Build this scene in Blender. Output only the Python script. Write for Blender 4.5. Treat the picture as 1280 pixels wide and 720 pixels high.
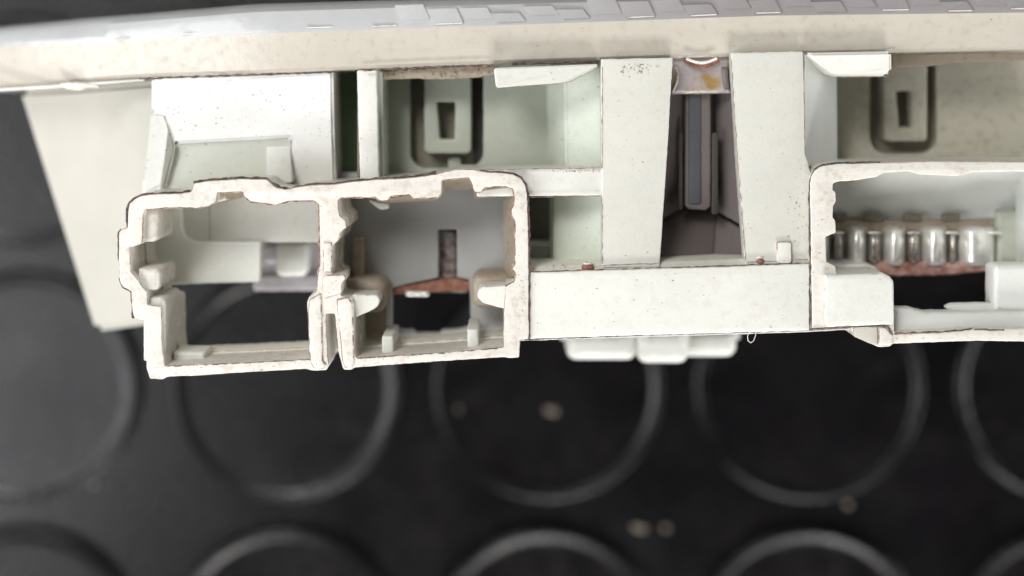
import bpy, bmesh, math, random
from mathutils import Vector, noise
R = math.radians
random.seed(7)
sc = bpy.context.scene
for o in list(bpy.data.objects): bpy.data.objects.remove(o)

# ------------------------------------------------------------------ camera
S = 0.08e-3           # metres per photo pixel on the front plane of the sockets
D = 0.140             # camera to front plane
ZF = 0.070            # front plane above the mat
U0, V0 = 640.0, 100.0 # foot of the camera's axis in photo pixels
cam = bpy.data.cameras.new('camera'); co = bpy.data.objects.new('camera', cam)
sc.collection.objects.link(co); sc.camera = co
co.location = (0, 0, ZF + D)
cam.sensor_width = 36; cam.lens = 36 * D / (1280 * S)
cam.shift_y = -(360 - V0) / 1280
cam.clip_start = 0.005; cam.clip_end = 10
cam.dof.use_dof = True; cam.dof.focus_distance = D + 0.0005; cam.dof.aperture_fstop = 9.5

# ------------------------------------------------------------------ light
w = bpy.data.worlds.new('World'); sc.world = w; w.use_nodes = True
bg = w.node_tree.nodes['Background']; bg.inputs[0].default_value = (0.93, 0.97, 1.0, 1); bg.inputs[1].default_value = 0.085
def area(name, loc, aim, sx, sy, power, col=(1, 1, 1)):
    l = bpy.data.lights.new(name, 'AREA'); l.shape = 'RECTANGLE'; l.size = sx; l.size_y = sy; l.energy = power; l.color = col
    o = bpy.data.objects.new(name, l); sc.collection.objects.link(o); o.location = loc
    o.rotation_euler = (Vector(aim) - Vector(loc)).to_track_quat('-Z', 'Y').to_euler(); return o
area('window_light', (-0.14, 0.18, 0.405), (-0.03, 0, 0.07), 0.14, 0.11, 1.12, (1, 0.985, 0.95))
area('side_glare_panel', (-0.35, -0.13, 0.36), (-0.04, -0.02, 0.03), 0.26, 0.34, 1.95, (0.97, 0.975, 1))  # added unseen panel that puts glare on the left of the mat
area('added_fill_light', (0.10, -0.80, 0.58), (0, 0, 0.05), 0.30, 0.20, 5.0, (1, 0.97, 0.93))  # added frontal fill, brightens the insides of the socket cells
area('low_rim_panel', (0.12, -0.50, 0.11), (0.02, 0, 0.02), 0.60, 0.16, 1.9, (0.95, 0.97, 1))  # added unseen low panel for highlights on the stud rims
area('low_side_light', (0.50, -0.12, 0.10), (0, -0.03, 0.01), 0.40, 0.14, 1.7, (0.97, 0.98, 1))  # second added low panel, lights the right-hand arcs of the studs
sc.view_settings.view_transform = 'Standard'; sc.view_settings.look = 'None'
sc.view_settings.exposure = -0.03; sc.view_settings.gamma = 1

# ------------------------------------------------------------------ helpers
def P(u, v, d=0.0):
    """the place seen at photo pixel (u, v) lying d millimetres behind the front plane"""
    k = S * (D + d * 1e-3) / D
    return Vector(((u - U0) * k, (V0 - v) * k, ZF - d * 1e-3))

class NT:
    def __init__(s, name):
        s.m = bpy.data.materials.new(name); s.m.use_nodes = True; s.t = s.m.node_tree; s.n = s.t.nodes
        s.b = s.n['Principled BSDF']
    def new(s, typ, **kw):
        n = s.n.new(typ)
        for k, v in kw.items():
            if k.startswith('i_'): n.inputs[k[2:].replace('_', ' ')].default_value = v
            else: setattr(n, k, v)
        return n
    def link(s, a, b): s.t.links.new(a, b)
    def pos(s):
        if not hasattr(s, '_p'):
            tc = s.new('ShaderNodeTexCoord'); vm = s.new('ShaderNodeVectorMath', operation='SCALE')
            s.link(tc.outputs['Object'], vm.inputs[0]); vm.inputs['Scale'].default_value = 1000; s._p = vm.outputs[0]
        return s._p
    def noise(s, scale, detail=3, rough=0.55, off=0.0, stretch=None):
        n = s.new('ShaderNodeTexNoise'); n.inputs['Scale'].default_value = scale; n.inputs['Detail'].default_value = detail
        n.inputs['Roughness'].default_value = rough
        ad = s.new('ShaderNodeMapping'); ad.inputs['Location'].default_value = (off, off * 1.7, off * .6)
        if stretch: ad.inputs['Scale'].default_value = stretch
        s.link(s.pos(), ad.inputs[0]); s.link(ad.outputs[0], n.inputs['Vector']); return n.outputs['Fac']
    def ramp(s, fac, a, b, lo=0.0, hi=1.0):
        m = s.new('ShaderNodeMapRange'); m.inputs['From Min'].default_value = a; m.inputs['From Max'].default_value = b
        m.inputs['To Min'].default_value = lo; m.inputs['To Max'].default_value = hi
        s.link(fac, m.inputs['Value']); return m.outputs[0]
    def mul(s, a, b):
        m = s.new('ShaderNodeMath', operation='MULTIPLY'); s.link(a, m.inputs[0])
        if isinstance(b, (int, float)): m.inputs[1].default_value = b
        else: s.link(b, m.inputs[1])
        return m.outputs[0]
    def mix(s, fac, a, b):
        m = s.new('ShaderNodeMix', data_type='RGBA')
        s.link(fac, m.inputs[0])
        for i, x in ((6, a), (7, b)):
            if isinstance(x, tuple): m.inputs[i].default_value = (*x, 1)
            else: s.link(x, m.inputs[i])
        return m.outputs[2]
    def bump(s, h, strength, dist=0.0001):
        b = s.new('ShaderNodeBump'); b.inputs['Strength'].default_value = strength; b.inputs['Distance'].default_value = dist
        s.link(h, b.inputs['Height']); s.link(b.outputs[0], s.b.inputs['Normal'])

def plastic(name, base, stain=(0.50, 0.40, 0.31), stain_amt=0.3, speck=0.5, rough=0.42, bump=0.5, sub=0.0, speckcol=(0.07, 0.05, 0.04)):
    t = NT(name)
    n1 = t.noise(0.16, 5, 0.6); n2 = t.noise(1.1, 5, 0.65, 7.3)
    col = t.mix(t.ramp(n1, 0.35, 0.7), base, tuple(c * 0.93 for c in base))
    s = t.mul(t.ramp(n2, 0.50, 0.78) if name != 'grimy_white_plastic' else t.mul(t.ramp(n2, 0.47, 0.66), t.ramp(n1, .35, .6)), stain_amt * 1.6)
    col = t.mix(s, col, stain)
    # specks of dirt
    for sc_, thr, off, gate in ((1.4, 0.17, 0.0, 0.49), (2.6, 0.24, 11.0, 0.47)):
        v = t.new('ShaderNodeTexVoronoi'); v.inputs['Scale'].default_value = sc_
        mp = t.new('ShaderNodeMapping'); mp.inputs['Location'].default_value = (off, off, off)
        mp.inputs['Scale'].default_value = (0.62, 1.15, 0.2); mp.inputs['Rotation'].default_value = (0, 0, 0.5 + off * .05)
        nz = t.new('ShaderNodeTexNoise'); nz.inputs['Scale'].default_value = 5.0
        t.link(t.pos(), nz.inputs['Vector'])
        ma = t.new('ShaderNodeVectorMath', operation='MULTIPLY_ADD'); t.link(nz.outputs['Color'], ma.inputs[0])
        ma.inputs[1].default_value = (0.12, 0.12, 0.12); t.link(t.pos(), ma.inputs[2])
        t.link(ma.outputs[0], mp.inputs[0]); t.link(mp.outputs[0], v.inputs['Vector'])
        hit = t.ramp(v.outputs['Distance'], thr * 0.55, thr, 1, 0)
        sep = t.new('ShaderNodeSeparateColor'); t.link(v.outputs['Color'], sep.inputs[0])
        g1 = t.ramp(sep.outputs[0], 1 - speck * 0.42, 1 - speck * 0.42 + 0.15)
        g2 = t.ramp(t.noise(0.22, 3, 0.5, off + 3), gate, gate + 0.12)
        col = t.mix(t.mul(t.mul(t.mul(hit, g1), g2), 0.85), col, speckcol)
    t.link(col, t.b.inputs['Base Color'])
    r = t.ramp(n2, 0.3, 0.75, rough - 0.06, rough + 0.16); t.link(r, t.b.inputs['Roughness'])
    if sub:
        t.b.inputs['Subsurface Weight'].default_value = sub; t.b.inputs['Subsurface Radius'].default_value = (0.9, 1.0, 0.7)
        t.b.inputs['Subsurface Scale'].default_value = 0.0012
    t.bump(t.noise(2.6, 5, 0.6, 4), bump, 0.00006)
    return t.m

WHITE = (0.72, 0.72, 0.67)
M = {}
M['lifted_white'] = plastic('lifted_white_plastic', (0.84, 0.85, 0.80), stain_amt=0.1, speck=0.05)  # lighter white makes up in colour for light missing on the first cell back
M['off_white'] = plastic('off_white_plastic', (0.625, 0.62, 0.565), stain_amt=0.2, speck=0.38, sub=0.12)
M['white'] = plastic('white_plastic', WHITE, stain_amt=0.2, speck=0.38, sub=0.12)
M['white_specked'] = plastic('specked_white_plastic', (0.82, 0.82, 0.785), stain_amt=0.08, speck=1.1, sub=0.12)
M['white_dirty'] = plastic('grimy_white_plastic', (0.72, 0.69, 0.635), stain=(0.46, 0.38, 0.31), stain_amt=0.4, speck=0.4, bump=0.9, sub=0.1)
M['cream'] = plastic('cream_plastic', (0.76, 0.74, 0.66), stain=(0.50, 0.42, 0.30), stain_amt=0.25, speck=0.15)
M['pale_green'] = plastic('pale_green_plastic', (0.60, 0.645, 0.56), stain=(0.40, 0.42, 0.33), stain_amt=0.12, speck=0.6)
M['soft_green'] = plastic('faint_green_plastic', (0.68, 0.70, 0.635), stain=(0.40, 0.42, 0.33), stain_amt=0.12, speck=0.6)
M['olive'] = plastic('grey_green_plastic', (0.43, 0.455, 0.385), stain=(0.30, 0.28, 0.22), stain_amt=0.2, speck=0.2)
M['olive_brown'] = plastic('olive_brown_plastic', (0.50, 0.475, 0.385), stain=(0.18, 0.13, 0.08), stain_amt=0.3, speck=0.15)
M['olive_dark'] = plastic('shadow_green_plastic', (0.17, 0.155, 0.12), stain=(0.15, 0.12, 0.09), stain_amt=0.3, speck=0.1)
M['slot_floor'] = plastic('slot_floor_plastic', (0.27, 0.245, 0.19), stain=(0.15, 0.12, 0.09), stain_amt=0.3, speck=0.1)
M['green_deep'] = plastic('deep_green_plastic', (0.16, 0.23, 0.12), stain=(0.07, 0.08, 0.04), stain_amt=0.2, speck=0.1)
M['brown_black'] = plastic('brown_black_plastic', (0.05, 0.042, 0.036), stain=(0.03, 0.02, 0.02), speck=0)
M['flange'] = plastic('beige_plastic', (0.54, 0.525, 0.465), stain=(0.55, 0.48, 0.40), stain_amt=0.12, speck=0.0)
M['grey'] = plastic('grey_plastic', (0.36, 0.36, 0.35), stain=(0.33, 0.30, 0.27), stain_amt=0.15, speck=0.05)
M['pale_grey'] = plastic('pale_grey_plastic', (0.70, 0.715, 0.675), stain=(0.55, 0.52, 0.46), stain_amt=0.12, speck=0.05)
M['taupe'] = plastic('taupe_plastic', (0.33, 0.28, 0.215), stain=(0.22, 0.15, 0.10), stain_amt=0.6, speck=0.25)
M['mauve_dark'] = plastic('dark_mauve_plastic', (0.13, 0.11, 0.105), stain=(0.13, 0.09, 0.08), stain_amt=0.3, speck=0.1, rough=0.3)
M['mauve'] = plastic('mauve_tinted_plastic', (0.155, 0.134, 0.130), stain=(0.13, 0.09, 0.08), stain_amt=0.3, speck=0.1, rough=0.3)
M['mauve_pale'] = plastic('pale_mauve_plastic', (0.42, 0.395, 0.41), stain=(0.2, 0.15, 0.2), stain_amt=0.3, speck=0, rough=0.3)
M['blue_grey'] = plastic('blue_grey_plastic', (0.085, 0.087, 0.098), stain=(0.08, 0.07, 0.08), stain_amt=0.3, speck=0.0, rough=0.3)
M['lens_wall'] = plastic('beige_lens_wall', (0.55, 0.515, 0.445), stain=(0.43, 0.36, 0.28), stain_amt=0.5, speck=0.3, rough=0.22, bump=0.35)
# grime that gathered on the moulded edges
t = NT('grimy_edge')
c = t.mix(t.ramp(t.noise(0.9, 5, 0.65, 2), 0.40, 0.55), (0.76, 0.72, 0.65), (0.30, 0.19, 0.13))
c = t.mix(t.ramp(t.noise(3.2, 4, 0.6, 20), 0.57, 0.66), c, (0.09, 0.055, 0.045))
t.link(c, t.b.inputs['Base Color']); t.b.inputs['Roughness'].default_value = 0.5; t.bump(t.noise(3, 5, .6), 0.8, 0.0001); M['edge'] = t.m
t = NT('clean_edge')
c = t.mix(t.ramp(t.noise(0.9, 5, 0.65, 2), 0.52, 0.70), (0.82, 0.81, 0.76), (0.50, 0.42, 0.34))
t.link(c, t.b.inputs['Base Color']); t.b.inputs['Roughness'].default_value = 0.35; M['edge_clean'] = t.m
# dark caked grime
t = NT('caked_grime'); c = t.mix(t.ramp(t.noise(2, 4), .4, .65), (0.06, 0.045, 0.05), (0.22, 0.16, 0.13))
t.link(c, t.b.inputs['Base Color']); t.b.inputs['Roughness'].default_value = 0.8; t.bump(t.noise(5, 4), 1, .0001); M['grime'] = t.m
t = NT('brown_stain'); c = t.mix(t.ramp(t.noise(1.5, 4), .4, .6), (0.16, 0.09, 0.06), (0.42, 0.31, 0.24))
t.link(c, t.b.inputs['Base Color']); t.b.inputs['Roughness'].default_value = 0.8; M['stain'] = t.m
# rust
t = NT('rust'); c = t.mix(t.ramp(t.noise(1.2, 6, .7), .4, .62), (0.20, 0.065, 0.04), (0.33, 0.16, 0.11))
t.link(c, t.b.inputs['Base Color']); t.b.inputs['Roughness'].default_value = 0.6; t.bump(t.noise(4, 4), .8, .0001); M['rust'] = t.m
t = NT('pinkish_rust'); c = t.mix(t.ramp(t.noise(.9, 6, .7), .38, .62), (0.26, 0.10, 0.08), (0.50, 0.33, 0.28))
t.link(c, t.b.inputs['Base Color']); t.b.inputs['Roughness'].default_value = 0.55; M['rust_pink'] = t.m
t = NT('tarnished_metal'); c = t.mix(t.ramp(t.noise(0.9, 5, .7), .42, .60), (0.50, 0.47, 0.46), (0.22, 0.12, 0.09))
t.link(c, t.b.inputs['Base Color']); t.b.inputs['Metallic'].default_value = .7; t.b.inputs['Roughness'].default_value = 0.38; M['tarnish'] = t.m
t = NT('bright_metal'); c = t.mix(t.ramp(t.noise(0.8, 4, .6), .5, .75), (0.95, 0.95, 0.92), (0.70, 0.66, 0.60))
t.link(c, t.b.inputs['Base Color']); t.b.inputs['Metallic'].default_value = .6; t.b.inputs['Roughness'].default_value = 0.27; M['metal'] = t.m
t = NT('dull_metal'); c = t.mix(t.ramp(t.noise(1.1, 5, .7), .45, .72), (0.50, 0.48, 0.45), (0.20, 0.13, 0.09))
t.link(c, t.b.inputs['Base Color']); t.b.inputs['Metallic'].default_value = .8; t.b.inputs['Roughness'].default_value = 0.25; M['dull_metal'] = t.m
# clear lens
t = NT('clear_lens'); 
sx_ = t.new('ShaderNodeSeparateXYZ'); t.link(t.pos(), sx_.inputs[0])
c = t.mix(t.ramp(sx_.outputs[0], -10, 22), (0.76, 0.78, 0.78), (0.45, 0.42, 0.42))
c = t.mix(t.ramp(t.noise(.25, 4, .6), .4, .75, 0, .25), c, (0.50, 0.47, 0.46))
t.link(c, t.b.inputs['Base Color']); t.b.inputs['Roughness'].default_value = 0.16; t.b.inputs['IOR'].default_value = 1.5
t.b.inputs['Transmission Weight'].default_value = 0.40; t.bump(t.noise(.3, 3), .4, .0002); M['lens'] = t.m
t = NT('amber_stained_clear_plastic'); c = t.mix(t.ramp(t.noise(.45, 3, .5, 6), .48, .66), (0.52, 0.47, 0.47), (0.42, 0.28, 0.11))
t.link(c, t.b.inputs['Base Color']); t.b.inputs['Roughness'].default_value = 0.15; t.b.inputs['Transmission Weight'].default_value = 0.3
t.bump(t.noise(.9, 3), .8, .0003); M['amber'] = t.m
# rubber
t = NT('black_rubber')
c = t.mix(t.ramp(t.noise(.06, 5, .6), .35, .7), (0.0020, 0.0015, 0.0021), (0.0045, 0.0036, 0.0044))
c = t.mix(t.ramp(t.noise(1.1, 4, .7, 9), .62, .75, 0, .45), c, (0.09, 0.08, 0.075))
c = t.mix(t.mul(t.ramp(t.noise(.10, 5, .7, 30), .48, .72), t.ramp(t.noise(2.5, 4, .7, 14), .45, .7, 0, .3)), c, (0.07, 0.062, 0.055))
t.b.inputs['Specular IOR Level'].default_value = 0.34
t.link(c, t.b.inputs['Base Color']); t.link(t.ramp(t.noise(.09, 5, .6, 5), .3, .7, .20, .33), t.b.inputs['Roughness'])
t.bump(t.noise(.9, 5, .6), .5, .0002); M['rubber'] = t.m
t = NT('grit'); c = t.mix(t.ramp(t.noise(.9, 4), .4, .6), (0.26, 0.22, 0.18), (0.12, 0.09, 0.07))
t.link(c, t.b.inputs['Base Color']); t.b.inputs['Roughness'].default_value = .5; M['grit'] = t.m

def link(name, me, mats, parent=None, smooth=30):
    for m in (mats if isinstance(mats, (list, tuple)) else [mats]): me.materials.append(M[m])
    for p in me.polygons: p.use_smooth = True
    if smooth < 180: me.set_sharp_from_angle(angle=R(smooth))
    me.name = name
    o = bpy.data.objects.new(name, me); sc.collection.objects.link(o)
    if parent is not None: o.parent = parent
    return o

def rebase(me, root_loc):
    for v in me.vertices: v.co -= root_loc

def rough(pts, amp=0.35, step=6.0, seed=0.0, closed=True, cut=1):
    """a moulded, slightly uneven version of a traced outline (photo pixels)"""
    n = len(pts); out = []
    for i in range(n if closed else n - 1):
        a, b = Vector(pts[i][:2]), Vector(pts[(i + 1) % n][:2]); L = (b - a).length
        k = max(1, int(round(L / step)))
        for j in range(k): out.append(a.lerp(b, j / k))
    if not closed: out.append(Vector(pts[-1][:2]))
    for _ in range(cut):
        q = []; m = len(out)
        for i in range(m if closed else m - 1):
            a, b = out[i], out[(i + 1) % m]; q += [a.lerp(b, .25), a.lerp(b, .75)]
        if not closed: q = [out[0]] + q + [out[-1]]
        out = q
    res = []
    for p in out:
        x = noise.noise(Vector((p.x * .11, p.y * .11, seed))) ; y = noise.noise(Vector((p.x * .11, p.y * .11, seed + 9)))
        x2 = noise.noise(Vector((p.x * .35, p.y * .35, seed))) ; y2 = noise.noise(Vector((p.x * .35, p.y * .35, seed + 9)))
        res.append((p.x + amp * (x + .6 * x2) * 1.6, p.y + amp * (y + .6 * y2) * 1.6))
    return res

ROOT = None; ROOTLOC = Vector((0, 0, 0))
def ext(name, outer, d0, d1, mat, parent=None, holes=(), bev=0.12, edge=None, amp=0.25, step=6.0, cut=1, tilt=None, draft=0.0, seed=None):
    """outline traced on the plane d0 mm deep, extruded straight back to d1, rounded edges; holes stay open"""
    seed = random.random() * 50 if seed is None else seed
    cu = bpy.data.curves.new('tmp', 'CURVE'); cu.dimensions = '2D'; cu.fill_mode = 'BOTH'
    b = bev * 1e-3
    cu.extrude = max(1e-6, (d1 - d0) * 1e-3 / 2 - b); cu.bevel_depth = b; cu.bevel_resolution = 2; cu.offset = -b
    for pts in [outer] + list(holes):
        r = rough(pts, amp, step, seed, True, cut)
        w3 = [P(x, y, d0) for x, y in r]
        ar = sum(w3[i].x * w3[(i + 1) % len(w3)].y - w3[(i + 1) % len(w3)].x * w3[i].y for i in range(len(w3)))
        want = (pts is outer)
        if (ar > 0) != want: w3.reverse()
        sp = cu.splines.new('POLY'); sp.points.add(len(w3) - 1); sp.use_cyclic_u = True
        for k, q in enumerate(w3): sp.points[k].co = (q.x, q.y, 0, 1)
    o = bpy.data.objects.new('tmp', cu); sc.collection.objects.link(o)
    bpy.context.view_layer.update()
    me = bpy.data.meshes.new_from_object(o.evaluated_get(bpy.context.evaluated_depsgraph_get()))
    bpy.data.objects.remove(o); bpy.data.curves.remove(cu)
    zc = ZF - (d0 + d1) * .5e-3
    for v in me.vertices: v.co.z += zc
    bm = bmesh.new(); bm.from_mesh(me); bmesh.ops.remove_doubles(bm, verts=bm.verts, dist=2e-6)
    bmesh.ops.recalc_face_normals(bm, faces=bm.faces); bm.to_mesh(me); bm.free()
    if draft:
        cx = sum(v.co.x for v in me.vertices) / len(me.vertices); cy = sum(v.co.y for v in me.vertices) / len(me.vertices)
        for v in me.vertices:
            k = 1 + draft * (ZF - d0 * 1e-3 - v.co.z) / 0.01; v.co.x = cx + (v.co.x - cx) * k; v.co.y = cy + (v.co.y - cy) * k
    if tilt:  # (dz per px u, dz per px v) about outline centre, mm
        c = sum((P(*p[:2], d0) for p in outer), Vector()) / len(outer)
        for v in me.vertices:
            v.co.z -= (tilt[0] * (v.co.x - c.x) / S - tilt[1] * (v.co.y - c.y) / S) * 1e-3
    while len(me.materials): me.materials.pop()
    if edge:
        for p in me.polygons: p.material_index = 1 if (0.12 < p.normal.z < 0.96) else 0
    else:
        for p in me.polygons: p.material_index = 0
    rebase(me, ROOTLOC)
    return link(name, me, [mat, edge] if edge else [mat], parent or ROOT)

def poly(name, faces, mat, parent=None, thick=1.0, bev=0.08):
    """solid bent sheet: faces given as lists of (u, v, depth); thickened straight back"""
    bm = bmesh.new(); idx = {}
    def vert(p):
        k = tuple(round(x, 2) for x in p)
        if k not in idx: idx[k] = bm.verts.new(P(*p))
        return idx[k]
    fs = [bm.faces.new([vert(p) for p in f]) for f in faces]
    bmesh.ops.recalc_face_normals(bm, faces=fs)
    if sum(f.normal.z for f in fs) < 0: bmesh.ops.reverse_faces(bm, faces=fs)
    g = bmesh.ops.extrude_face_region(bm, geom=fs)
    nv = [e for e in g['geom'] if isinstance(e, bmesh.types.BMVert)]
    for v in nv: v.co.z += 0
    for v in idx.values(): v.co.z -= thick * 1e-3
    bmesh.ops.recalc_face_normals(bm, faces=bm.faces)
    es = [e for e in bm.edges if len(e.link_faces) == 2 and e.calc_face_angle(0) > R(12)]
    if bev: bmesh.ops.bevel(bm, geom=es, offset=bev * 1e-3, segments=2, affect='EDGES', clamp_overlap=True)
    me = bpy.data.meshes.new(name); bm.to_mesh(me); bm.free(); rebase(me, ROOTLOC)
    return link(name, me, mat, parent or ROOT)

def rect(u0, v0, u1, v1): return [(u0, v0), (u1, v0), (u1, v1), (u0, v1)]
def rrect(u0, v0, u1, v1, r, n=5, corners=(1, 1, 1, 1)):
    out = []
    for (cx, cy, a0, on) in ((u1 - r, v0 + r, -90, corners[1]), (u1 - r, v1 - r, 0, corners[2]), (u0 + r, v1 - r, 90, corners[3]), (u0 + r, v0 + r, 180, corners[0])):
        if on:
            for i in range(n + 1):
                a = R(a0 + 90 * i / n); out.append((cx + r * math.cos(a), cy + r * math.sin(a)))
        else:
            out.append((u1 if cx > (u0 + u1) / 2 else u0, v1 if cy > (v0 + v1) / 2 else v0))
    return out

def tube(name, pts, r, mat, parent=None, seg=6):
    bm = bmesh.new(); rings = []
    for i, p in enumerate(pts):
        a = pts[max(0, i - 1)]; b = pts[min(len(pts) - 1, i + 1)]; t_ = (b - a).normalized()
        x = t_.cross(Vector((0.1, 0.2, 1))).normalized(); y = t_.cross(x)
        rr = r(i / (len(pts) - 1)) if callable(r) else r
        rings.append([bm.verts.new(p + (x * math.cos(k * 2 * math.pi / seg) + y * math.sin(k * 2 * math.pi / seg)) * rr) for k in range(seg)])
    for a, b in zip(rings, rings[1:]):
        for k in range(seg): bm.faces.new((a[k], a[(k + 1) % seg], b[(k + 1) % seg], b[k]))
    bm.faces.new(rings[0]); bm.faces.new(rings[-1]); bmesh.ops.recalc_face_normals(bm, faces=bm.faces)
    me = bpy.data.meshes.new(name); bm.to_mesh(me); bm.free(); rebase(me, ROOTLOC)
    return link(name, me, mat, parent or ROOT, 60)

def grime_line(pts, d, wmin=0.3, wmax=1.1, parent=None, name='grime_line', seed=0, m='grime'):
    """a ragged ridge of dirt caked along a seam"""
    r = rough(pts, 0.5, 3.0, seed, False, 1)
    P3 = [P(x, y, d) for x, y in r]
    def rad(t_):
        n_ = noise.noise(Vector((t_ * len(r) * .16, seed, 3.1))) * .5 + .5
        n2 = noise.noise(Vector((t_ * len(r) * .7, seed, 8.1))) * .5 + .5
        return (wmin + (wmax - wmin) * max(0, n_ * 1.5 - .2) * (.6 + n2)) * S * 1.8
    return tube(name, P3, rad, m, parent, 6)

def lump(name, u, v, d, ru, rv, rd, mat, parent=None, seed=0, rgh=0.25, loc=None):
    bm = bmesh.new(); bmesh.ops.create_icosphere(bm, subdivisions=3, radius=1)
    c = P(u, v, d) if loc is None else loc
    for q in bm.verts:
        n_ = 1 + rgh * noise.noise(q.co * 1.7 + Vector((seed, 0, 0)))
        q.co = Vector((q.co.x * ru * S, q.co.y * rv * S, q.co.z * rd * 1e-3)) * n_ + c
    me = bpy.data.meshes.new(name); bm.to_mesh(me); bm.free(); rebase(me, ROOTLOC)
    return link(name, me, mat, parent or ROOT, 180)

# ------------------------------------------------------------------ the mat under the lamp
def mat_xy(u, v, h=0.0015):
    k = S * (D + ZF - h) / D; return (u - U0) * k, (V0 - v) * k
mat = bpy.data.objects.new('rubber_mat', None)
bm = bmesh.new(); bmesh.ops.create_grid(bm, x_segments=40, y_segments=40, size=0.6)
me = bpy.data.meshes.new('rubber_mat'); bm.to_mesh(me); bm.free()
bpy.data.objects.remove(mat)
mat = link('rubber_mat', me, 'rubber'); mat['kind'] = 'structure'
prof = [(0, 1.15), (8, 1.15), (14.6, 1.15), (15.3, 1.18), (15.65, 1.30), (15.9, 1.46), (16.2, 1.56), (16.5, 1.58), (16.8, 1.50), (17.05, 1.30), (17.15, .95), (17.22, .45), (17.3, .1), (17.45, -0.05)]
bm = bmesh.new(); seg = 72; rings = []
for r_, h_ in prof[1:]:
    rings.append([bm.verts.new((r_ * 1e-3 * math.cos(a * 2 * math.pi / seg), r_ * 1e-3 * math.sin(a * 2 * math.pi / seg), h_ * 1e-3)) for a in range(seg)])
cv = bm.verts.new((0, 0, prof[0][1] * 1e-3))
for a in range(seg): bm.faces.new((cv, rings[0][a], rings[0][(a + 1) % seg]))
for x, y in zip(rings, rings[1:]):
    for a in range(seg): bm.faces.new((x[a], y[a], y[(a + 1) % seg], x[(a + 1) % seg]))
stud_me = bpy.data.meshes.new('stud'); bm.to_mesh(stud_me); bm.free()
stud_me.materials.append(M['rubber'])
for p in stud_me.polygons: p.use_smooth = True
cx, cy = mat_xy(684, 484)
for j in range(-3, 6):
    for i in range(-4, 5):
        o = bpy.data.objects.new('stud', stud_me); sc.collection.objects.link(o); o.parent = mat
        o.location = (cx + i * 0.0391 + random.uniform(-.0002, .0002), cy - j * 0.0382, 0.0001 + random.uniform(0, .0001))
        o.rotation_euler.z = random.random() * 6
# grit lying on the mat
for k, (u, v, s, lab) in enumerate([
    (690, 513, 9, 'pale grit crumb lying inside the middle round stud of the mat'),
    (433, 604, 6, 'small tan grit crumb between the two round studs below the double socket'),
    (800, 662, 9, 'longish pale grit crumb below and right of the middle round stud'),
    (833, 662, 7, 'faint grey crumb just right of the longish pale crumb'),
    (1061, 633, 7, 'round pale crumb under the rim of the round stud below the right socket'),
    (1060, 702, 6, 'brownish crumb low on the mat, near the bottom edge right of centre'),
    (957, 711, 5, 'tiny grey crumb by the bottom edge, left of the brownish crumb'),
    (115, 608, 6, 'dull brown crumb on the mat at lower left'),
    (573, 511, 4, 'tiny faint speck left of the crumb inside the middle stud')]):
    x, y = mat_xy(u, v, 0.0012)
    ground = 0.00115 if k in (0, 8) else 0.0
    rr = s * .075e-3
    base = Vector((x, y, ground))
    bm = bmesh.new(); bmesh.ops.create_icosphere(bm, subdivisions=2, radius=1)
    for q in bm.verts:
        n_ = 1 + .5 * noise.noise(q.co * 1.4 + Vector((k * 5, 0, 0)))
        q.co = Vector((q.co.x * rr * (1.5 if k in (0, 2) else 1), q.co.y * rr * .8, q.co.z * rr * .7)) * n_ + Vector((0, 0, rr * .6))
    me = bpy.data.meshes.new('grit_crumb'); bm.to_mesh(me); bm.free()
    o = link('grit_crumb', me, 'grit', None, 60); o.location = base; o.rotation_euler.z = -.3
    o['label'] = lab; o['category'] = 'grit'; o['group'] = 'grit crumbs on the mat'

# ------------------------------------------------------------------ lamp housing
ROOTLOC = Vector((0.0, 0.004, 0.0))
ROOT = bpy.data.objects.new('lamp_housing', None); sc.collection.objects.link(ROOT); ROOT.location = ROOTLOC
ROOT['label'] = 'grimy white plastic lamp housing with open wire sockets and clear lens along top'
ROOT['category'] = 'lamp housing'

# --- the lens along the top: swept section, reaching down to the mat
def sil(u):   # upper silhouette
    return 34 - 10 * min(1, max(0, u / 100)) if u < 100 else (24 - (u - 100) * .082 if u < 320 else 6 - (u - 320) * .030)
def bnd(u):   # grey / beige boundary
    return 60 - u * .053 if u < 320 else (43 - (u - 320) * .034 if u < 640 else (32 - (u - 640) * .036 if u < 960 else 20.5 - (u - 960) * .012))
def bot(u):
    return 109 - u * .068 if u < 170 else (97.5 - (u - 170) * .034 if u < 320 else (92.5 - (u - 320) * .041 if u < 640 else (79.5 - (u - 640) * .031 if u < 960 else 69.5 - (u - 960) * .022)))
def dep(u): return 2.5 + (10.0 * ((420 - u) / 420) ** 2 if u < 420 else 0)
us = list(range(-80, 1400, 14))
def sweep(name, rows, mat, smooth=40):
    bm = bmesh.new(); vs = []
    for u in us: vs.append([bm.verts.new(p) for p in rows(u)])
    n_ = len(vs[0])
    for a, b in zip(vs, vs[1:]):
        for k in range(n_): bm.faces.new((a[k], b[k], b[(k + 1) % n_], a[(k + 1) % n_]))
    bm.faces.new(vs[0]); bm.faces.new(vs[-1]); bmesh.ops.recalc_face_normals(bm, faces=bm.faces)
    me = bpy.data.meshes.new(name); bm.to_mesh(me); bm.free(); rebase(me, ROOTLOC)
    return link(name, me, mat, ROOT, smooth)
def wall_rows(u):
    d = dep(u); w_ = .35 * noise.noise(Vector((u * .05, 1, 0)))
    a = P(u, bnd(u) - 1, d - .05); b = P(u, bnd(u) + 6, d + .05); c1 = P(u, bot(u) - 5 + w_, d + .5); c2 = P(u, bot(u) - 1.2 + w_, d + .9); e = P(u, bot(u) + w_, d + 1.4)
    f = Vector((e.x, e.y, 0.0)); g = Vector((a.x, a.y, 0.0))
    return [a, b, c1, c2, e, f, g]
sweep('lens_wall', wall_rows, 'lens_wall')
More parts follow.
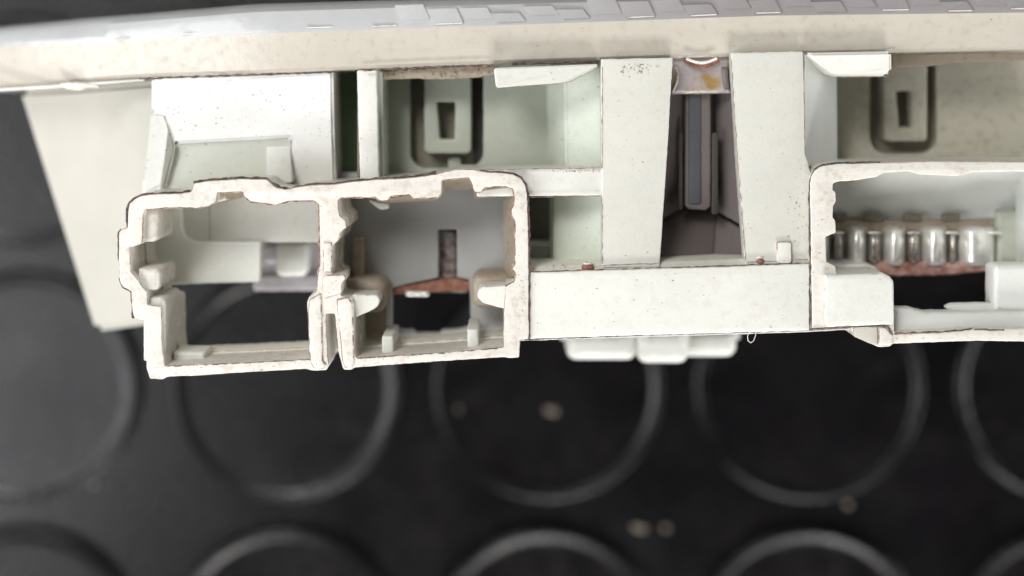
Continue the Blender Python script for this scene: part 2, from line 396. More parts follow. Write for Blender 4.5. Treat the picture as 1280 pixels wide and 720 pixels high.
def lens_rows(u):
    d = dep(u)
    a = P(u, bnd(u) - .9, d - .05); b = P(u, bnd(u) - 6, d - .18); c1 = P(u, sil(u) + 9, d - .1); c2 = P(u, sil(u) + 3, d + .5); e = P(u, sil(u) - 1, d + 2.2)
    return [a, b, c1, c2, e, Vector((e.x, e.y, 0.0)), Vector((a.x, a.y, 0.0))]
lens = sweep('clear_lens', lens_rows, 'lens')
# moulded prism facets standing proud on the lens
u = 20.0; k = 0
while u < 1330:
    wdt = 40 + 2 * math.sin(k * 2.1)
    up = k % 2
    h0 = bnd(u) - (4 if up else 9) - random.uniform(0, 2.5); h1 = max(sil(u) + (7 if up else 4), h0 - random.uniform(11, 20))
    lean = -9 if u > 480 else 2
    d_ = dep(u + 20) - .25
    a = (.28 if up else .05) * random.uniform(.5, 1.3) * (.25 if u < 520 else .5)
    pf = None if u < 470 else poly('prism_facet', [[(u + 2, h0, d_ - a), (u + wdt - 2, h0 - (bnd(u) - bnd(u + wdt)), d_ - a * .6), (u + wdt - 2 + lean, h1 - 1, d_ - .05), (u + 2 + lean, h1, d_ - .25)]], 'lens', lens, thick=.5, bev=.05)
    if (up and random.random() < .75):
        poly('prism_highlight', [[(u + 4, h0 - .5, d_ - a - .05), (u + wdt - 4, h0 - .5 - (bnd(u) - bnd(u + wdt)), d_ - a * .6 - .05), (u + wdt - 4, h0 + .6 - (bnd(u) - bnd(u + wdt)), d_ - a * .6 - .02), (u + 4, h0 + .6, d_ - a - .02)]], 'edge_clean', lens, thick=.2, bev=.03)  # white strip paints the highlight along the facet's lower edge
    u += wdt; k += 1
# thin flash lip under the lens wall at the left, with the chipped white bit
poly('flash_lip', [[(-60, 114, 11.9), (60, 107, 9.8), (60, 110.5, 10), (-60, 118, 12.1)], [(60, 107, 9.8), (180, 98.5, 6.6), (180, 101, 6.9), (60, 110.5, 10)]], 'white', thick=.5, bev=.04)
ext('chipped_flash', [(74, 105), (84, 103), (112, 104), (124, 107), (124, 110), (108, 109), (99, 113.5), (91, 112), (84, 111), (78, 109)], 8.4, 9.0, 'white', amp=.5, step=3)
grime_line([(175, 98.5), (240, 96), (320, 93.5), (420, 90)], 4.2, .2, .9, seed=3)
grime_line([(455, 88), (520, 84.5), (600, 81.5), (618, 82)], 2.4, .3, .9, seed=5)
grime_line([(640, 80), (700, 78), (770, 75.8), (840, 74)], 2.6, .25, 1.1, seed=7)
grime_line([(915, 72), (980, 70), (1060, 68), (1120, 67)], 2.6, .2, .8, seed=9)
# dusty crust hanging under the lens wall
ext('dust_crust', [(474, 90), (520, 86), (600, 82.5), (622, 84), (618, 92), (600, 97), (560, 99), (500, 99), (474, 99)], 5.0, 6.2, 'taupe', amp=.9, step=4)
ext('dust_crust', [(1115, 68), (1290, 65), (1290, 76), (1200, 78), (1150, 84), (1118, 84)], 7, 8.2, 'taupe', amp=.8, step=5)

# --- left mounting flange, well behind the sockets
poly('side_flange', [[(22, 112, 22), (100, 108, 18), (130, 190, 17), (205, 240, 13), (205, 404, 17), (118, 416, 25)],
                     [(100, 108, 18), (215, 98, 7), (205, 240, 13), (130, 190, 17)]], 'flange', thick=3.0, bev=.8)
# --- white panel between lens and left socket
poly('front_panel', [[(189, 97, 6), (300, 92, 5), (416, 87, 4.4), (417.5, 168, 5.2), (364, 172, 5.5), (333, 174, 5.6), (219, 180, 6.0), (207, 142, 5.4), (189, 140, 6.4)],
                      [(364, 172, 5.5), (417.5, 168, 5.2), (420, 236, 9.0), (364, 238, 9.2)]], 'white_specked', thick=6, bev=.3)
poly('bevelled_strip', [[(188, 140, 6.4), (207, 142, 5.4), (205, 190, 6.0), (196, 236, 7.6), (180, 246, 9.5), (180, 215, 9.2)],
                        [(207, 142, 5.4), (219, 180, 6.0), (217, 190, 6.2), (206, 236, 8.0), (196, 236, 7.6), (205, 190, 6.0)]], 'white', thick=5, bev=.3)
poly('lower_panel', [[(216, 178, 6.3), (366, 170, 5.7), (368, 186, 7.1), (216, 189, 7.3)], [(216, 189, 7.3), (368, 186, 7.1), (370, 240, 9.6), (203, 245, 9.2)]], 'soft_green', thick=3, bev=.3)
ext('locating_tab', [(333, 184), (363, 182), (365, 228), (333, 230)], 6.8, 9.5, 'white', bev=.12)
# --- slot behind the panel, and rib
ext('slot_back', rect(405, 78, 458, 232), 13, 15, 'green_deep')
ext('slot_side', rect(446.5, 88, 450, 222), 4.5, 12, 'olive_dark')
ext('upright_rib', [(446, 88), (471, 87), (474, 224), (450, 226)], 3.2, 12, 'white', bev=.2, edge='edge_clean')
ext('rib_shoulder', [(471, 88), (478, 88), (480, 224), (474, 224)], 4.6, 12, 'pale_green', bev=.1)

# --- recessed panel with the keyhole tongue (twice)
def tongue_panel(x0, y0, x1, y1, ox0, oy0, ox1, oy1, ix0, ix1, iy1, hx0, hy0, hx1, hy1, d, mat, dark, top):
    pn = ext('recessed_panel', rect(x0, y0, x1, y1), d, d + 2, mat, holes=[rrect(ox0, top, ox1, oy1, 20, corners=(0, 0, 1, 1))], bev=.25)
    tg = ext('tongue', rrect(ix0, top - 12, ix1, iy1, 6, corners=(0, 0, 1, 1)), d - .8, d + 2.3, mat, pn,
             holes=[[(hx0, hy0), (hx1, hy0), (hx1 - 1, hy1), (hx0 + 4, hy1)]], bev=.25)
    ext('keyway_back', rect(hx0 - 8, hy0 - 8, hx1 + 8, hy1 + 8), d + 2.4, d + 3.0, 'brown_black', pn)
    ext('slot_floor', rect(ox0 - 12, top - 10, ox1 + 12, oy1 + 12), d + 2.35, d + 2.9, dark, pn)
    return pn
tp = tongue_panel(476, 76, 690, 222, 513, 100, 604, 210, 530, 589, 192, 546, 128, 569, 174, 11, 'olive', 'slot_floor', 90)
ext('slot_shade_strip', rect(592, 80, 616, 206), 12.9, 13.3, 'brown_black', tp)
ext('slot_nub', rrect(560, 196, 576, 212, 6), 12, 13.3, 'olive', tp)
tp2 = tongue_panel(1030, 60, 1330, 214, 1088, 80, 1172, 192, 1106, 1159, 177, 1120, 114, 1141, 159, 15, 'olive_brown', 'slot_floor', 76)
# --- hood over it
poly('hood', [[(617, 85, .6), (748, 80, 1), (748, 83.5, 1), (712, 101, .4), (700, 103.5, .4), (640, 108, .3), (620, 110, .4)]], 'white', thick=5, bev=.35)
# --- folded column right of it
poly('folded_column', [[(683, 90, 10.5), (706, 88, 6.4), (708, 216, 6.4), (686, 216, 10.5)], [(706, 88, 6.4), (752, 80, 5.2), (754, 216, 5.2), (708, 216, 6.4)]], 'pale_green', thick=3, bev=.25)
poly('folded_column', [[(688, 238, 9.5), (693, 238, 7), (692, 336, 7), (688, 336, 9.5)], [(693, 238, 7), (729, 238, 6.4), (728, 336, 6.4), (692, 336, 7)], [(729, 238, 6.4), (758, 238, 4.6), (757, 336, 4.6), (728, 336, 6.4)]], 'pale_green', thick=3, bev=.25)
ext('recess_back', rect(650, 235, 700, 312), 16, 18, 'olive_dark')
ext('recess_ledge', rect(650, 305, 696, 345), 12, 18, 'pale_green', bev=.3)
# --- crossbar and posts
post = ext('crossbar', [(596, 212.5), (756, 210.5), (756, 244), (596, 246)], 1.6, 9, 'white', bev=.12, edge='edge_clean')
ext('post', [(751.5, 74), (841, 72), (834, 190), (824.5, 334), (753, 334)], 1.3, 4, 'off_white', bev=.12, edge='edge_clean')
ext('post', [(914, 66), (1004, 64), (1006, 190), (1015, 222), (1015, 334), (932, 334), (922, 200)], 1.3, 3.2, 'off_white', bev=.12, edge='edge_clean')
poly('post_side', [[(1004.5, 66, 1.9), (1030, 80, 6), (1046, 96, 9.5), (1047, 214, 9.5), (1006, 208, 1.9)]], 'pale_grey', thick=2.5, bev=.1)
poly('hood', [[(1006, 66, .9), (1115, 64, .9), (1115, 90, 1.4), (1108, 95, 1.8), (1046, 95.5, 1.8), (1038, 90, 1.2)]], 'white', thick=5, bev=.4)
# --- deep bay between the posts
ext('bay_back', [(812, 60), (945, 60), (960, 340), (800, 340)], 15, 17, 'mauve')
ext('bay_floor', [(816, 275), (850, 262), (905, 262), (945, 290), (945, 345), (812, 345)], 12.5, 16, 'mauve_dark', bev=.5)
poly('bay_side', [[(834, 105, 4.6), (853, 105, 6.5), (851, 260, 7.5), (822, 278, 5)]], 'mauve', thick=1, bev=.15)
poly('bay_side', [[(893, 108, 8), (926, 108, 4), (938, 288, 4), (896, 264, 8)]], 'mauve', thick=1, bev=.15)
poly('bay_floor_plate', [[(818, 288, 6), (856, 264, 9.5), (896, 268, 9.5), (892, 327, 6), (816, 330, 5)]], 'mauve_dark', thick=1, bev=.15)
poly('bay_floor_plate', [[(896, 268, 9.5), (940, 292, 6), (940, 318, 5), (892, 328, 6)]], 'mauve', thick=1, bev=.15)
blade = ext('terminal_blade', [(857, 108), (889, 108), (889, 258), (883, 263), (861, 262), (856, 257)], 5.6, 11, 'mauve', bev=.3)
ext('blade_groove', rect(861, 112, 876, 255), 5.3, 5.9, 'blue_grey', blade, bev=.15)
ext('dark_slot', rect(848.5, 166, 853.5, 262), 5.2, 5.9, 'brown_black', blade, bev=.05)
ext('dark_slot', rect(890, 166, 897.5, 268), 5.4, 6.2, 'brown_black', blade, bev=.05)
cap = ext('clear_cap', [(838, 66), (914, 66), (915, 117), (840, 118)], 4.1, 5.2, 'amber', bev=.5)
tube('cap_rib', [P(845, 84, 4), P(848, 92, 3.9), P(846, 104, 3.9), P(841, 115, 4.1)], .00012, 'edge_clean', cap)
ext('cap_lug', [(902, 84), (911, 84), (913, 112), (905, 112)], 3.7, 4.6, 'mauve', cap, bev=.25)
tube('cap_lip', [P(858 + 38 * i / 10, 73 + 5.5 * math.sin(math.pi * i / 10), 2.2) for i in range(11)], .00016, 'edge_clean', cap)
tube('cap_lip_stain', [P(855 + 44 * i / 10, 75 + 8.5 * math.sin(math.pi * i / 10), 3.6) for i in range(11)], .0002, 'rust', cap)

for k_, ln in enumerate(([(753, 84), (753, 210)], [(752.5, 247), (753, 330)], [(600, 212), (660, 211.5), (750, 210)], [(662, 246.5), (700, 246), (752, 245)], [(754, 332), (800, 330), (824, 329)],
                          [(914, 74), (922, 200), (932, 326)], [(1005, 68), (1006, 190)], [(620, 111), (700, 104.5), (713, 102), (748, 84)], [(1046, 96.5), (1110, 96)], [(934, 328), (1010, 324)])):
    grime_line(ln, 1.25 if k_ not in (7, 8) else .9, .02, .30, ROOT, name='edge_stain', seed=80 + k_, m='stain')
# --- lower bar with its sill
bar = ext('lower_bar', [(661, 341), (760, 338), (860, 335), (1014, 330), (1014, 413), (900, 416.5), (800, 419), (661, 423.5)], .5, 13, 'white', bev=.12, edge='edge_clean', amp=.35)
poly('sill', [[(658, 333, 2.2), (830, 326.5, 2.2), (1016, 321, 2.2), (1016, 331, 1.1), (860, 336, 1.1), (661, 342, 1.1)]], 'cream', bar, thick=6, bev=.1)
grime_line([(664, 340), (760, 337), (860, 334), (1012, 329)], 1.0, .15, .6, bar, seed=12)
grime_line([(655, 424), (700, 422.5), (800, 418.5), (900, 416), (1000, 412.8), (1065, 409)], .75, .35, .8, bar, seed=14)
ext('flash_strip', [(650, 424), (800, 419.5), (1000, 413.5), (1066, 410), (1066, 412), (1000, 415.5), (800, 421.5), (650, 426)], 1.3, 3, 'white', bar, bev=.05)
for (uu, vv, rr) in ((735, 333, 8), (950, 325.5, 6.5)):
    pin = lump('rusty_pin', uu, vv + 1, 1.6, rr, rr * .75, .5, 'rust', bar, uu, .25)
    lump('pin_cap', uu, vv - 4, 1.5, rr * .8, rr * .28, .4, 'edge_clean', pin, uu, .2)
tube('stray_fibre', [P(937, 414, .6), P(934.5, 420, .2), P(935, 426, .1), P(938.5, 428.5, 0), P(942, 426, .1), P(944.5, 419, .4), P(945, 414, .8)], .00004, 'edge_clean', bar)
# --- rounded knobs sticking out below, far behind
for (a, b, c_, d_, dd) in ((708, 415, 797, 452, 19), (797, 415, 862, 456, 18), (850, 415, 922, 448, 20)):
    ext('rear_knob', rrect(a, c_ if False else b, c_, d_, 13, corners=(0, 0, 1, 1)), dd, dd + 14, 'white', bev=1.2, amp=.1)
ext('knob_bracket', rect(700, 380, 925, 425), 22, 34, 'white')

# --- left double socket
outer = [(160, 264), (162, 255), (169, 248), (180, 244), (190, 242.5), (225, 242), (238, 240), (241, 236), (242, 229), (256, 226.5), (275, 225.5), (300, 223.5), (333, 224),
         (340, 230), (347, 235), (357, 237), (370, 234), (390, 231.5), (420, 230), (440, 227), (470, 224.5), (505, 223), (530, 220), (545, 218), (556, 214.5), (572, 212), (591, 211.5),
         (604, 215), (625, 216), (642, 218), (651, 223), (656.5, 231), (659, 243), (660.5, 300), (661, 424), (650, 425), (649, 447), (636, 448), (632, 446.5), (560, 451), (443, 459.5),
         (440, 462.5), (429, 462), (426, 452), (423, 440), (419, 396), (418, 392.5), (408, 392.5), (407.5, 400), (409, 440), (411, 456), (408, 463), (391, 463.5), (382, 461.5), (290, 466.5), (262, 469), (210, 471), (204, 474.5), (187, 473.5),
         (183, 460), (181, 402), (168, 398), (165, 388), (164, 364), (153, 358), (149.5, 350), (148, 325), (148.5, 290), (152, 286.5), (159, 285)]
cell1 = [(181, 262), (203, 260), (224, 259), (248, 260), (262, 257), (270, 252), (271, 241), (288, 240), (303, 239.5), (306, 246), (313, 252), (345, 256), (362, 251), (393, 251), (398.5, 256), (399.5, 300),
         (400, 330), (397, 347), (396, 364), (386, 371), (383.5, 378), (385, 410), (388, 449), (300, 453.5), (206, 457.5), (203, 440), (201.5, 383), (184, 381), (184, 366), (168, 344), (163, 338), (162.5, 309), (177, 305), (178, 298), (178.5, 270)]
cell2 = [(423, 262), (422, 250), (428, 246.5), (470, 246.5), (474, 251), (485, 251), (488, 245), (512, 243), (516, 248), (548, 246.5), (552, 242), (552.5, 225.5), (570, 223), (586, 221.5), (590, 230), (593, 240),
         (601, 240.5), (607, 234), (632, 232.5), (641, 236), (643, 247), (642, 258), (639, 262), (640, 270), (644, 276), (644, 330), (640, 336), (645, 342), (643, 352), (632, 358), (630, 385), (629.5, 434), (560, 440), (446, 447.5), (443, 440), (441, 402), (440, 372), (427, 370),
         (424.5, 362), (425, 349), (415.5, 343), (415.5, 308), (423, 300), (425, 291), (433, 284), (432, 276), (425, 270)]
sock = ext('double_socket', outer, 0, 5.5, 'white_dirty', holes=[cell1, cell2], bev=.11, edge='edge', amp=.24, step=4.5, seed=4)
def inset(pts, k):
    n_ = len(pts); out = []
    ar = sum(pts[i][0] * pts[(i + 1) % n_][1] - pts[(i + 1) % n_][0] * pts[i][1] for i in range(n_))
    s_ = 1 if ar > 0 else -1
    for i in range(n_):
        a, b = Vector(pts[i - 1]), Vector(pts[(i + 1) % n_]); t_ = (b - a).normalized()
        out.append((pts[i][0] - t_.y * k * s_, pts[i][1] + t_.x * k * s_))
    return out
def at_depth(pts, d):   # the same world outline re-expressed for a start plane d mm deep
    f = D / (D + d * 1e-3); return [((x - U0) * f + U0, (y - V0) * f + V0) for x, y in pts]
ext('socket_sleeve', at_depth(inset(outer, 1.5), 5.8), 5.8, 9.8, 'cream', sock, holes=[at_depth(inset(cell1, 1.6), 5.8), at_depth(inset(cell2, 1.6), 5.8)], bev=.12, edge='edge', amp=.4, step=5, seed=4)
# rounded guide ribs on the left wall of the first cell
for (a, b, c_, d_, d0, d1) in ((172, 261, 197, 303, 1.0, 8), (172, 336, 199, 364, .8, 8), (178, 372, 206, 452, .7, 8)):
    ext('guide_rib', rrect(a, b, c_, d_, 8, corners=(0, 1, 1 if b < 370 else 0, 0)), d0, d1, 'white_dirty', sock, bev=.5, edge='edge_clean')
ext('guide_rib', [(270, 240), (282, 240), (284, 250), (272, 253)], 2.5, 9, 'cream', sock, bev=.2)
# dirt caked in the outer seam
grime_line([(159, 285), (159, 264), (161, 254), (168, 247), (180, 243), (205, 241), (228, 241), (239, 238.5)], .5, .25, 1.1, sock, seed=21)
grime_line([(242, 228), (256, 225.5), (275, 224.5), (300, 222.5), (333, 223), (340, 229), (350, 235), (362, 236), (385, 231)], .5, .4, 1.4, sock, seed=22)
grime_line([(385, 231), (420, 229), (440, 226), (470, 223.5), (505, 222), (545, 216)], .5, .3, 1.2, sock, seed=23)
grime_line([(600, 214), (625, 215), (642, 217), (652, 222), (657.5, 231), (660, 243), (661.5, 300), (661.5, 423)], .4, .3, .95, sock, seed=24)
grime_line([(148, 325), (148.5, 290), (151, 286)], .5, .3, .9, sock, seed=25)
grime_line([(184, 381), (166, 398), (164, 365), (153, 359), (149, 348)], .4, .2, .8, sock, seed=26)
grime_line([(210, 458.5), (300, 454.3), (387, 449.6)], .05, .15, .5, sock, seed=27)
grime_line([(447, 448.3), (560, 441), (629, 435)], .05, .15, .55, sock, seed=28)
grime_line([(428, 247), (470, 247), (474, 252), (485, 252), (488, 246), (512, 244), (516, 249), (547, 247)], .2, .15, .6, sock, seed=29)
for i_, (pl, lo, hi) in enumerate(((cell1, 0, 18), (cell1, 33, 43), (cell2, 0, 30), (cell2, 44, 56))):
    grime_line(inset(pl, .2)[lo:hi], .12, .10, .85, sock, name='edge_stain', seed=50 + i_, m='stain')
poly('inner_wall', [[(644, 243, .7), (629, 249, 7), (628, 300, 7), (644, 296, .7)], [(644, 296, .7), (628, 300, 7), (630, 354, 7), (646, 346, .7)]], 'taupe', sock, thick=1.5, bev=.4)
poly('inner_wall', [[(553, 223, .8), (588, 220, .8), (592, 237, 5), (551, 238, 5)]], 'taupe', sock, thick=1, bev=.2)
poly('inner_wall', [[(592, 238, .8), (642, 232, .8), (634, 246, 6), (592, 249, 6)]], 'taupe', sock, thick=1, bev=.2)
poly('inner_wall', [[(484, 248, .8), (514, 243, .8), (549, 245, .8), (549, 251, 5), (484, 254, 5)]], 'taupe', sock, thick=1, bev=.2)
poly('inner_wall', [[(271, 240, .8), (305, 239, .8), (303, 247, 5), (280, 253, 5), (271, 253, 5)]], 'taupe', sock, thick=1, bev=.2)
# lower strips of both cells: ribs on the floor wall
for (a, b) in ((477, 492), (584, 598)):
    ext('floor_rib', rect(a, 420 if a < 500 else 412, b, 447 if a < 500 else 438), 2.0, 9, 'white', sock, bev=.25)
ext('floor_rib', rect(216, 440, 256, 460), 3.0, 7, 'white', sock, bev=.3)
# latches in the second cell
for pts, blob in (([(440, 368.5), (470, 368.5), (475, 374), (473, 382), (468, 387), (444, 397)], (430, 349, 482, 392)), ([(645, 356), (603, 358.5), (597, 364), (597, 372), (604, 379), (636, 388), (645, 388)], (589, 343, 650, 386))):
    lt = ext('latch', pts, 1.0, 4.5, 'white', sock, bev=.2, edge='edge_clean')
    ext('latch_root', rrect(*blob, 13), 5.0, 10.5, 'taupe', lt, bev=.8)
ext('divider_clip', [(404, 344), (431, 343), (433, 349), (428, 354), (427, 366), (404, 374), (402, 352)], -.3, 3.5, 'white_dirty', sock, bev=.2, edge='edge')
ext('divider_rib', rect(403.5, 303, 415, 341), -.25, 2, 'white_dirty', sock, bev=.2, edge='edge')
ext('divider_clip', [(386, 374), (402, 366), (404, 452), (409, 456), (406, 461.5), (392, 462), (387, 452), (384, 390)], -.25, 3, 'white_dirty', sock, bev=.3, edge='edge')
ext('divider_clip', [(420, 374), (436, 371), (441, 380), (443, 455), (440, 461), (431, 461), (427, 452)], -.25, 3, 'white_dirty', sock, bev=.3, edge='edge')
# back of first cell
b1 = ext('cell_back', [(178, 225), (227, 225), (227.5, 284), (230, 294), (236, 300), (246, 302.5), (326, 302), (325, 353), (178, 357)], 9.85, 11.2, 'lifted_white', sock, bev=.25)
ext('recessed_plate', rect(215, 225, 262, 304), 10.9, 12, 'pale_grey', b1)
ext('recessed_plate', rect(262, 225, 418, 303), 10.8, 12, 'white', b1)
bh = ext('bulb_holder', rect(322, 300, 404, 360), 19, 20, 'mauve_pale', sock, bev=.3)
ext('holder_clip', rrect(328, 304, 350, 330, 8), 17, 19, 'mauve_pale', bh, bev=.5)
ext('holder_clip', rrect(344, 302, 384, 346, 9), 16, 19, 'white', bh, bev=.5)
ext('holder_foot', rect(316, 344, 404, 364), 18.3, 19.4, 'mauve_pale', bh, bev=.3)
# back of second cell
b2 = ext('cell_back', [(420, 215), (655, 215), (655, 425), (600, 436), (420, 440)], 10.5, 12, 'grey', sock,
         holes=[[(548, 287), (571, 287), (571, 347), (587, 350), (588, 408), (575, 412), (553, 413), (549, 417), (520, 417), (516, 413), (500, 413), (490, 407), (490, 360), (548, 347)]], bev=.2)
ext('cell_back_side', rect(430, 362, 484, 430), 10.0, 10.45, 'taupe', b2)
ext('column_rib', rrect(440, 297, 454, 362, 5, corners=(0, 1, 0, 0)), 8, 10.4, 'taupe', b2, bev=.3)
ext('flash_scrap', [(461, 251), (472, 253), (486, 255), (487, 260), (478, 263), (470, 259)], 6, 6.6, 'pale_grey', b2, amp=.5, step=3)
tm = ext('terminal', [(549, 292), (556, 290), (566, 291), (574, 300), (571, 312), (573, 352), (584, 357), (584, 366), (492, 366), (491, 360), (520, 355), (548, 352)], 12.2, 13.4, 'tarnish', sock, bev=.3)
ext('rusty_bar', [(486, 358), (520, 354), (548, 349), (574, 348), (590, 352), (590, 364), (486, 369)], 10.9, 12, 'rust', tm, bev=.25)
ext('contact_tip', rrect(505, 364, 537, 372, 3.9), 10.3, 11.2, 'metal', tm, bev=.4)
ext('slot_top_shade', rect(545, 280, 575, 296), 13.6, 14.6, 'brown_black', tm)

# --- right socket
ro = [(1013, 232), (1014, 222), (1019, 213), (1028, 207.5), (1045, 205), (1100, 204), (1160, 202), (1350, 203), (1350, 428), (1220, 426), (1117, 429.5), (1112, 433.5), (1098, 433.5), (1068, 421), (1064, 409), (1016, 412)]
rc = [(1041, 229), (1048, 227), (1075, 225), (1096, 221), (1105, 216), (1135, 214), (1150, 218), (1200, 220), (1215, 215), (1318, 214), (1318, 411), (1200, 412), (1160, 415), (1118, 416), (1117, 352), (1112, 345), (1100, 341.5), (1046, 343), (1044, 332), (1033, 328), (1032, 296), (1045, 291), (1044, 275), (1041, 272), (1041, 258), (1045, 252), (1044, 240), (1041, 238)]
rs = ext('wide_socket', ro, 0.2, 5.5, 'white_dirty', holes=[rc], bev=.11, edge='edge_clean', amp=.35, step=5, seed=31)
ext('socket_sleeve', at_depth(inset(ro, 1.5), 5.8), 5.8, 10.5, 'pale_grey', rs, holes=[at_depth(inset(rc, 1.8), 5.8)], bev=.12, amp=.4, seed=31)
ext('corner_block', [(1031, 343), (1046, 344), (1104, 341.5), (1113, 346), (1117, 353), (1117.5, 406), (1031, 409.5)], -.35, 3, 'white', rs, bev=.3, edge='edge_clean')
ext('corner_foot', [(1066, 409.5), (1097, 408.5), (1097.5, 432), (1088, 430), (1068, 421)], -.2, 2, 'flange', rs, bev=.1, edge='edge')
ext('corner_foot', [(1098.5, 409), (1107, 409), (1116, 420), (1116.5, 430), (1112, 433), (1098.5, 432.5)], -.3, 2, 'white_dirty', rs, bev=.2, edge='edge')
ext('socket_side_block', rrect(1243, 331, 1320, 390, 7, corners=(1, 0, 0, 0)), 2.8, 6, 'pale_grey', rs, bev=.5)
ext('socket_floor_rib', [(1182, 384), (1190, 380), (1220, 379), (1320, 381), (1320, 394), (1190, 392)], 3.2, 4.5, 'pale_grey', rs, bev=.4)
ext('floor_wall', [(1116, 386), (1140, 386), (1160, 391), (1320, 390), (1320, 412), (1116, 417)], 1.6, 4, 'pale_grey', rs, bev=.4, amp=.4)
grime_line([(1012, 412), (1012.5, 360), (1012, 300), (1011.5, 240), (1013, 222), (1018, 212), (1028, 206), (1045, 203.5), (1100, 203)], .5, .3, .9, rs, seed=41)
grime_line([(1016, 411), (1060, 408.5), (1100, 406.5), (1110, 408), (1116, 418)], .05, .3, .8, rs, seed=42)
grime_line([(1118, 417), (1170, 415), (1200, 413), (1215, 410)], .1, .3, .8, rs, seed=43)
grime_line([(1218, 411.5), (1255, 412.5)], .1, .3, .7, rs, seed=44)
ext('post_nub', rrect(971, 302, 990, 330, 3), .9, 2, 'white', bev=.2, edge='edge')
rb = poly('socket_back', [[(1020, 205, 7), (1320, 200, 7), (1320, 262, 13), (1020, 284, 13)], [(1020, 284, 13), (1320, 262, 13), (1320, 300, 13.5), (1020, 300, 13.5)]], 'pale_grey', rs, thick=1.5, bev=.2)
ext('contact_carrier', rect(1020, 275, 1250, 296), 11.2, 12.6, 'taupe', rs, bev=.3)
for (a, b) in ((1043, 1059), (1080, 1105), (1130, 1153), (1178, 1201)):
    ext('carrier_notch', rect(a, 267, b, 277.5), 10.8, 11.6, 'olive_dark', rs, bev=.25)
def contact(name, a, b, d, top, low, mt, par, bow=1.8):
    bm = bmesh.new(); vs = []
    for k in range(9):
        t_ = k / 8; uu = a + (b - a) * t_; dd = d - bow * math.sin(math.pi * t_) ** .8
        vs.append([bm.verts.new(P(uu + random.uniform(-.2, .2), vv, dd + x)) for vv, x in ((top - 4, 1.6), (top, .3), (top + 3, 0), (low - 6, -.1), (low - 1, .5), (low + 1, 1.8))])
    for x, y in zip(vs, vs[1:]):
        for k in range(5): bm.faces.new((x[k], x[k + 1], y[k + 1], y[k]))
    r_ = bmesh.ops.extrude_face_region(bm, geom=list(bm.faces))
    for v in [e for e in r_['geom'] if isinstance(e, bmesh.types.BMVert)]: v.co.z -= .0012
    bmesh.ops.recalc_face_normals(bm, faces=bm.faces)
    me = bpy.data.meshes.new(name); bm.to_mesh(me); bm.free(); rebase(me, ROOTLOC)
    return link(name, me, mt, par, 50)
for a, b, e in ((1024, 1038, 1057), (1060, 1083, 1102), (1106, 1132, 1151), (1154, 1184, 1196), (1200, 1243, 0)):
    ct = contact('contact', a, b, 10.2, 287, 333, 'metal', rs, 1.3)
    if e: contact('contact_spring', b + 1, e, 10.6, 291, 331, 'dull_metal', rs, 1.2)
    lump('solder_bump', (b + (e or b)) / 2, 291, 9.5, 9, 2.2, .35, 'metal', rs, a, .2)
ext('rust_strip', [(1060, 328), (1250, 328), (1250, 339), (1180, 345), (1120, 346), (1085, 343)], 10.0, 12.4, 'rust_pink', rs, bev=.4, amp=.8)
for a in (1133, 1192): lump('rust_lump', a, 339, 11.2, 16, 4, .5, 'rust_pink', rs, a, .2)
ext('socket_end_wall', [(1246, 262), (1320, 258), (1320, 330), (1246, 330)], 10.4, 12, 'olive', rs, bev=.8)
# --- rear shell that carries everything down to the mat
for a, b in ((460, 476), (900, 914)):
    ext('rear_leg', rect(a, 108, b, 128), 30, 70, 'brown_black', bev=.3)

# loose dust grains caught along the seams and ledges
bm = bmesh.new()
rg = random.Random(5)
def grain(u, v, d, r):
    g = bmesh.ops.create_icosphere(bm, subdivisions=1, radius=1)['verts']; c = P(u, v, d); sx = rg.uniform(.7, 1.6); sy = rg.uniform(.5, 1)
    for q in g: q.co = Vector((q.co.x * r * sx * S, q.co.y * r * sy * S, q.co.z * r * .6 * S)) * rg.uniform(.8, 1.2) + c
for _ in range(260):
    u = rg.uniform(240, 1110) if rg.random() < .4 else rg.uniform(380, 840)
    grain(u, bot(u) + abs(rg.gauss(0, 1.8)) + .4, dep(u) + (1.2 if u > 600 else 2.0), rg.uniform(.4, 1.1))
for _ in range(90): grain(rg.uniform(480, 620), rg.uniform(86, 98), 4.9, rg.uniform(.4, 1.3))
for _ in range(46): grain(rg.gauss(795, 14), 80 + abs(rg.gauss(0, 7)), 1.25, rg.uniform(.4, 1.0))
for _ in range(70):
    u = rg.uniform(664, 820); grain(u, 339 - (u - 664) * .035 - abs(rg.gauss(0, 3)), 1.7, rg.uniform(.4, 1.1))
for _ in range(60): grain(rg.uniform(690, 752), 213 + rg.gauss(0, 1.5), 1.6, rg.uniform(.4, .9))
for _ in range(40): grain(rg.uniform(985, 1012), rg.uniform(220, 335), 1.25, rg.uniform(.3, .8))
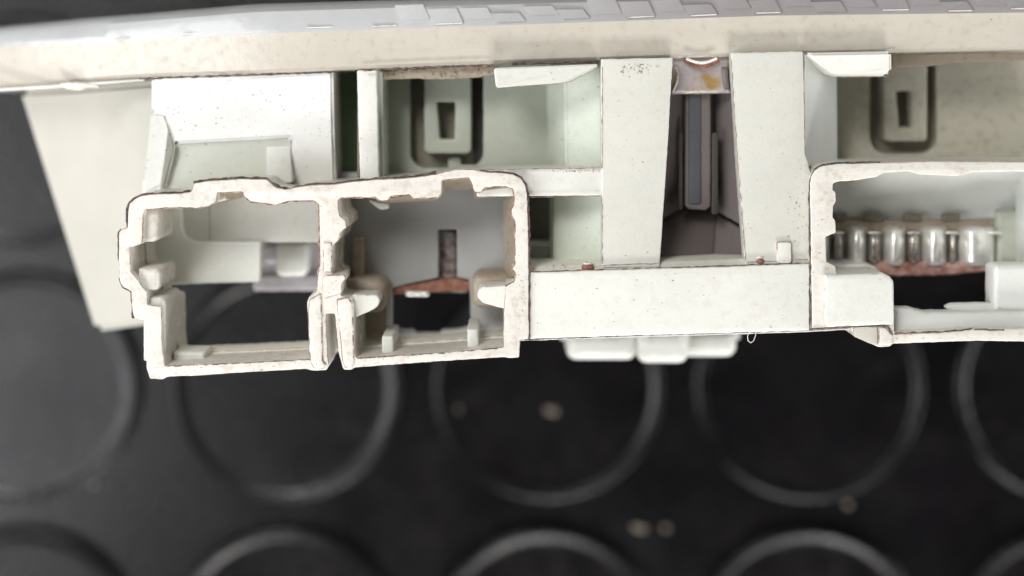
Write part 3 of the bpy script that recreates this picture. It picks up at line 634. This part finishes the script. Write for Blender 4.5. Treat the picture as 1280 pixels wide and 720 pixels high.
# grains stuck to the faces: dropped on whatever surface lies there
bpy.context.view_layer.update(); dgph = bpy.context.evaluated_depsgraph_get()
def stick(n_, fu, fv, r0, r1, el=(.7, 1.8)):
    for _ in range(n_):
        u, v = fu(), fv(); dr = (P(u, v, 10) - co.location).normalized()
        ok, loc, nor, _i, ob, _m = sc.ray_cast(dgph, co.location, dr)
        if not ok or loc.z < .04: continue
        g = bmesh.ops.create_icosphere(bm, subdivisions=1, radius=1)['verts']; r = rg.uniform(r0, r1) ** 1.3
        a = rg.gauss(-.7, .5); sx = rg.uniform(*el); ca, sa = math.cos(a), math.sin(a)
        for q in g:
            x, y = q.co.x * r * sx * S, q.co.y * r * S * .7
            q.co = Vector((x * ca - y * sa, x * sa + y * ca, q.co.z * r * .35 * S)) * rg.uniform(.8, 1.2) + loc
U = rg.uniform; G = rg.gauss
stick(130, lambda: G(300, 55), lambda: G(140, 26), .25, .75, (.8, 2.6))
stick(60, lambda: U(350, 415), lambda: U(100, 225), .25, .75, (.8, 2.2))
stick(40, lambda: U(446, 474), lambda: U(90, 220), .25, .7)
stick(60, lambda: U(684, 752), lambda: U(90, 210), .25, .8)
stick(50, lambda: U(745, 753), lambda: U(95, 330), .25, .8)
stick(45, lambda: U(692, 752), lambda: U(248, 332), .3, .9)
stick(70, lambda: U(755, 835), lambda: U(80, 330), .2, .6)
stick(60, lambda: U(662, 1012), lambda: U(340, 412), .25, .75, (.8, 2.4))
stick(50, lambda: U(925, 1010), lambda: U(80, 320), .2, .7)
stick(70, lambda: G(1004, 10), lambda: U(200, 335), .25, .8)
stick(110, lambda: U(180, 660), lambda: G(236, 10), .2, .7)
stick(90, lambda: U(185, 650), lambda: G(455, 6), .25, .8, (.8, 2.6))
stick(60, lambda: G(410, 12), lambda: U(250, 460), .25, .8)
stick(60, lambda: G(170, 10), lambda: U(260, 460), .25, .7)
stick(50, lambda: G(652, 5), lambda: U(240, 440), .3, .9)
stick(60, lambda: U(1015, 1280), lambda: G(212, 5), .2, .6)
stick(60, lambda: U(1030, 1280), lambda: U(345, 425), .2, .7)
stick(90, lambda: U(100, 1280), lambda: U(45, 92), .15, .5)
me = bpy.data.meshes.new('dust_grains'); bm.to_mesh(me); bm.free(); rebase(me, ROOTLOC)
dg = link('dust_grains', me, 'stain', ROOT, 180); dg['kind'] = 'stuff'
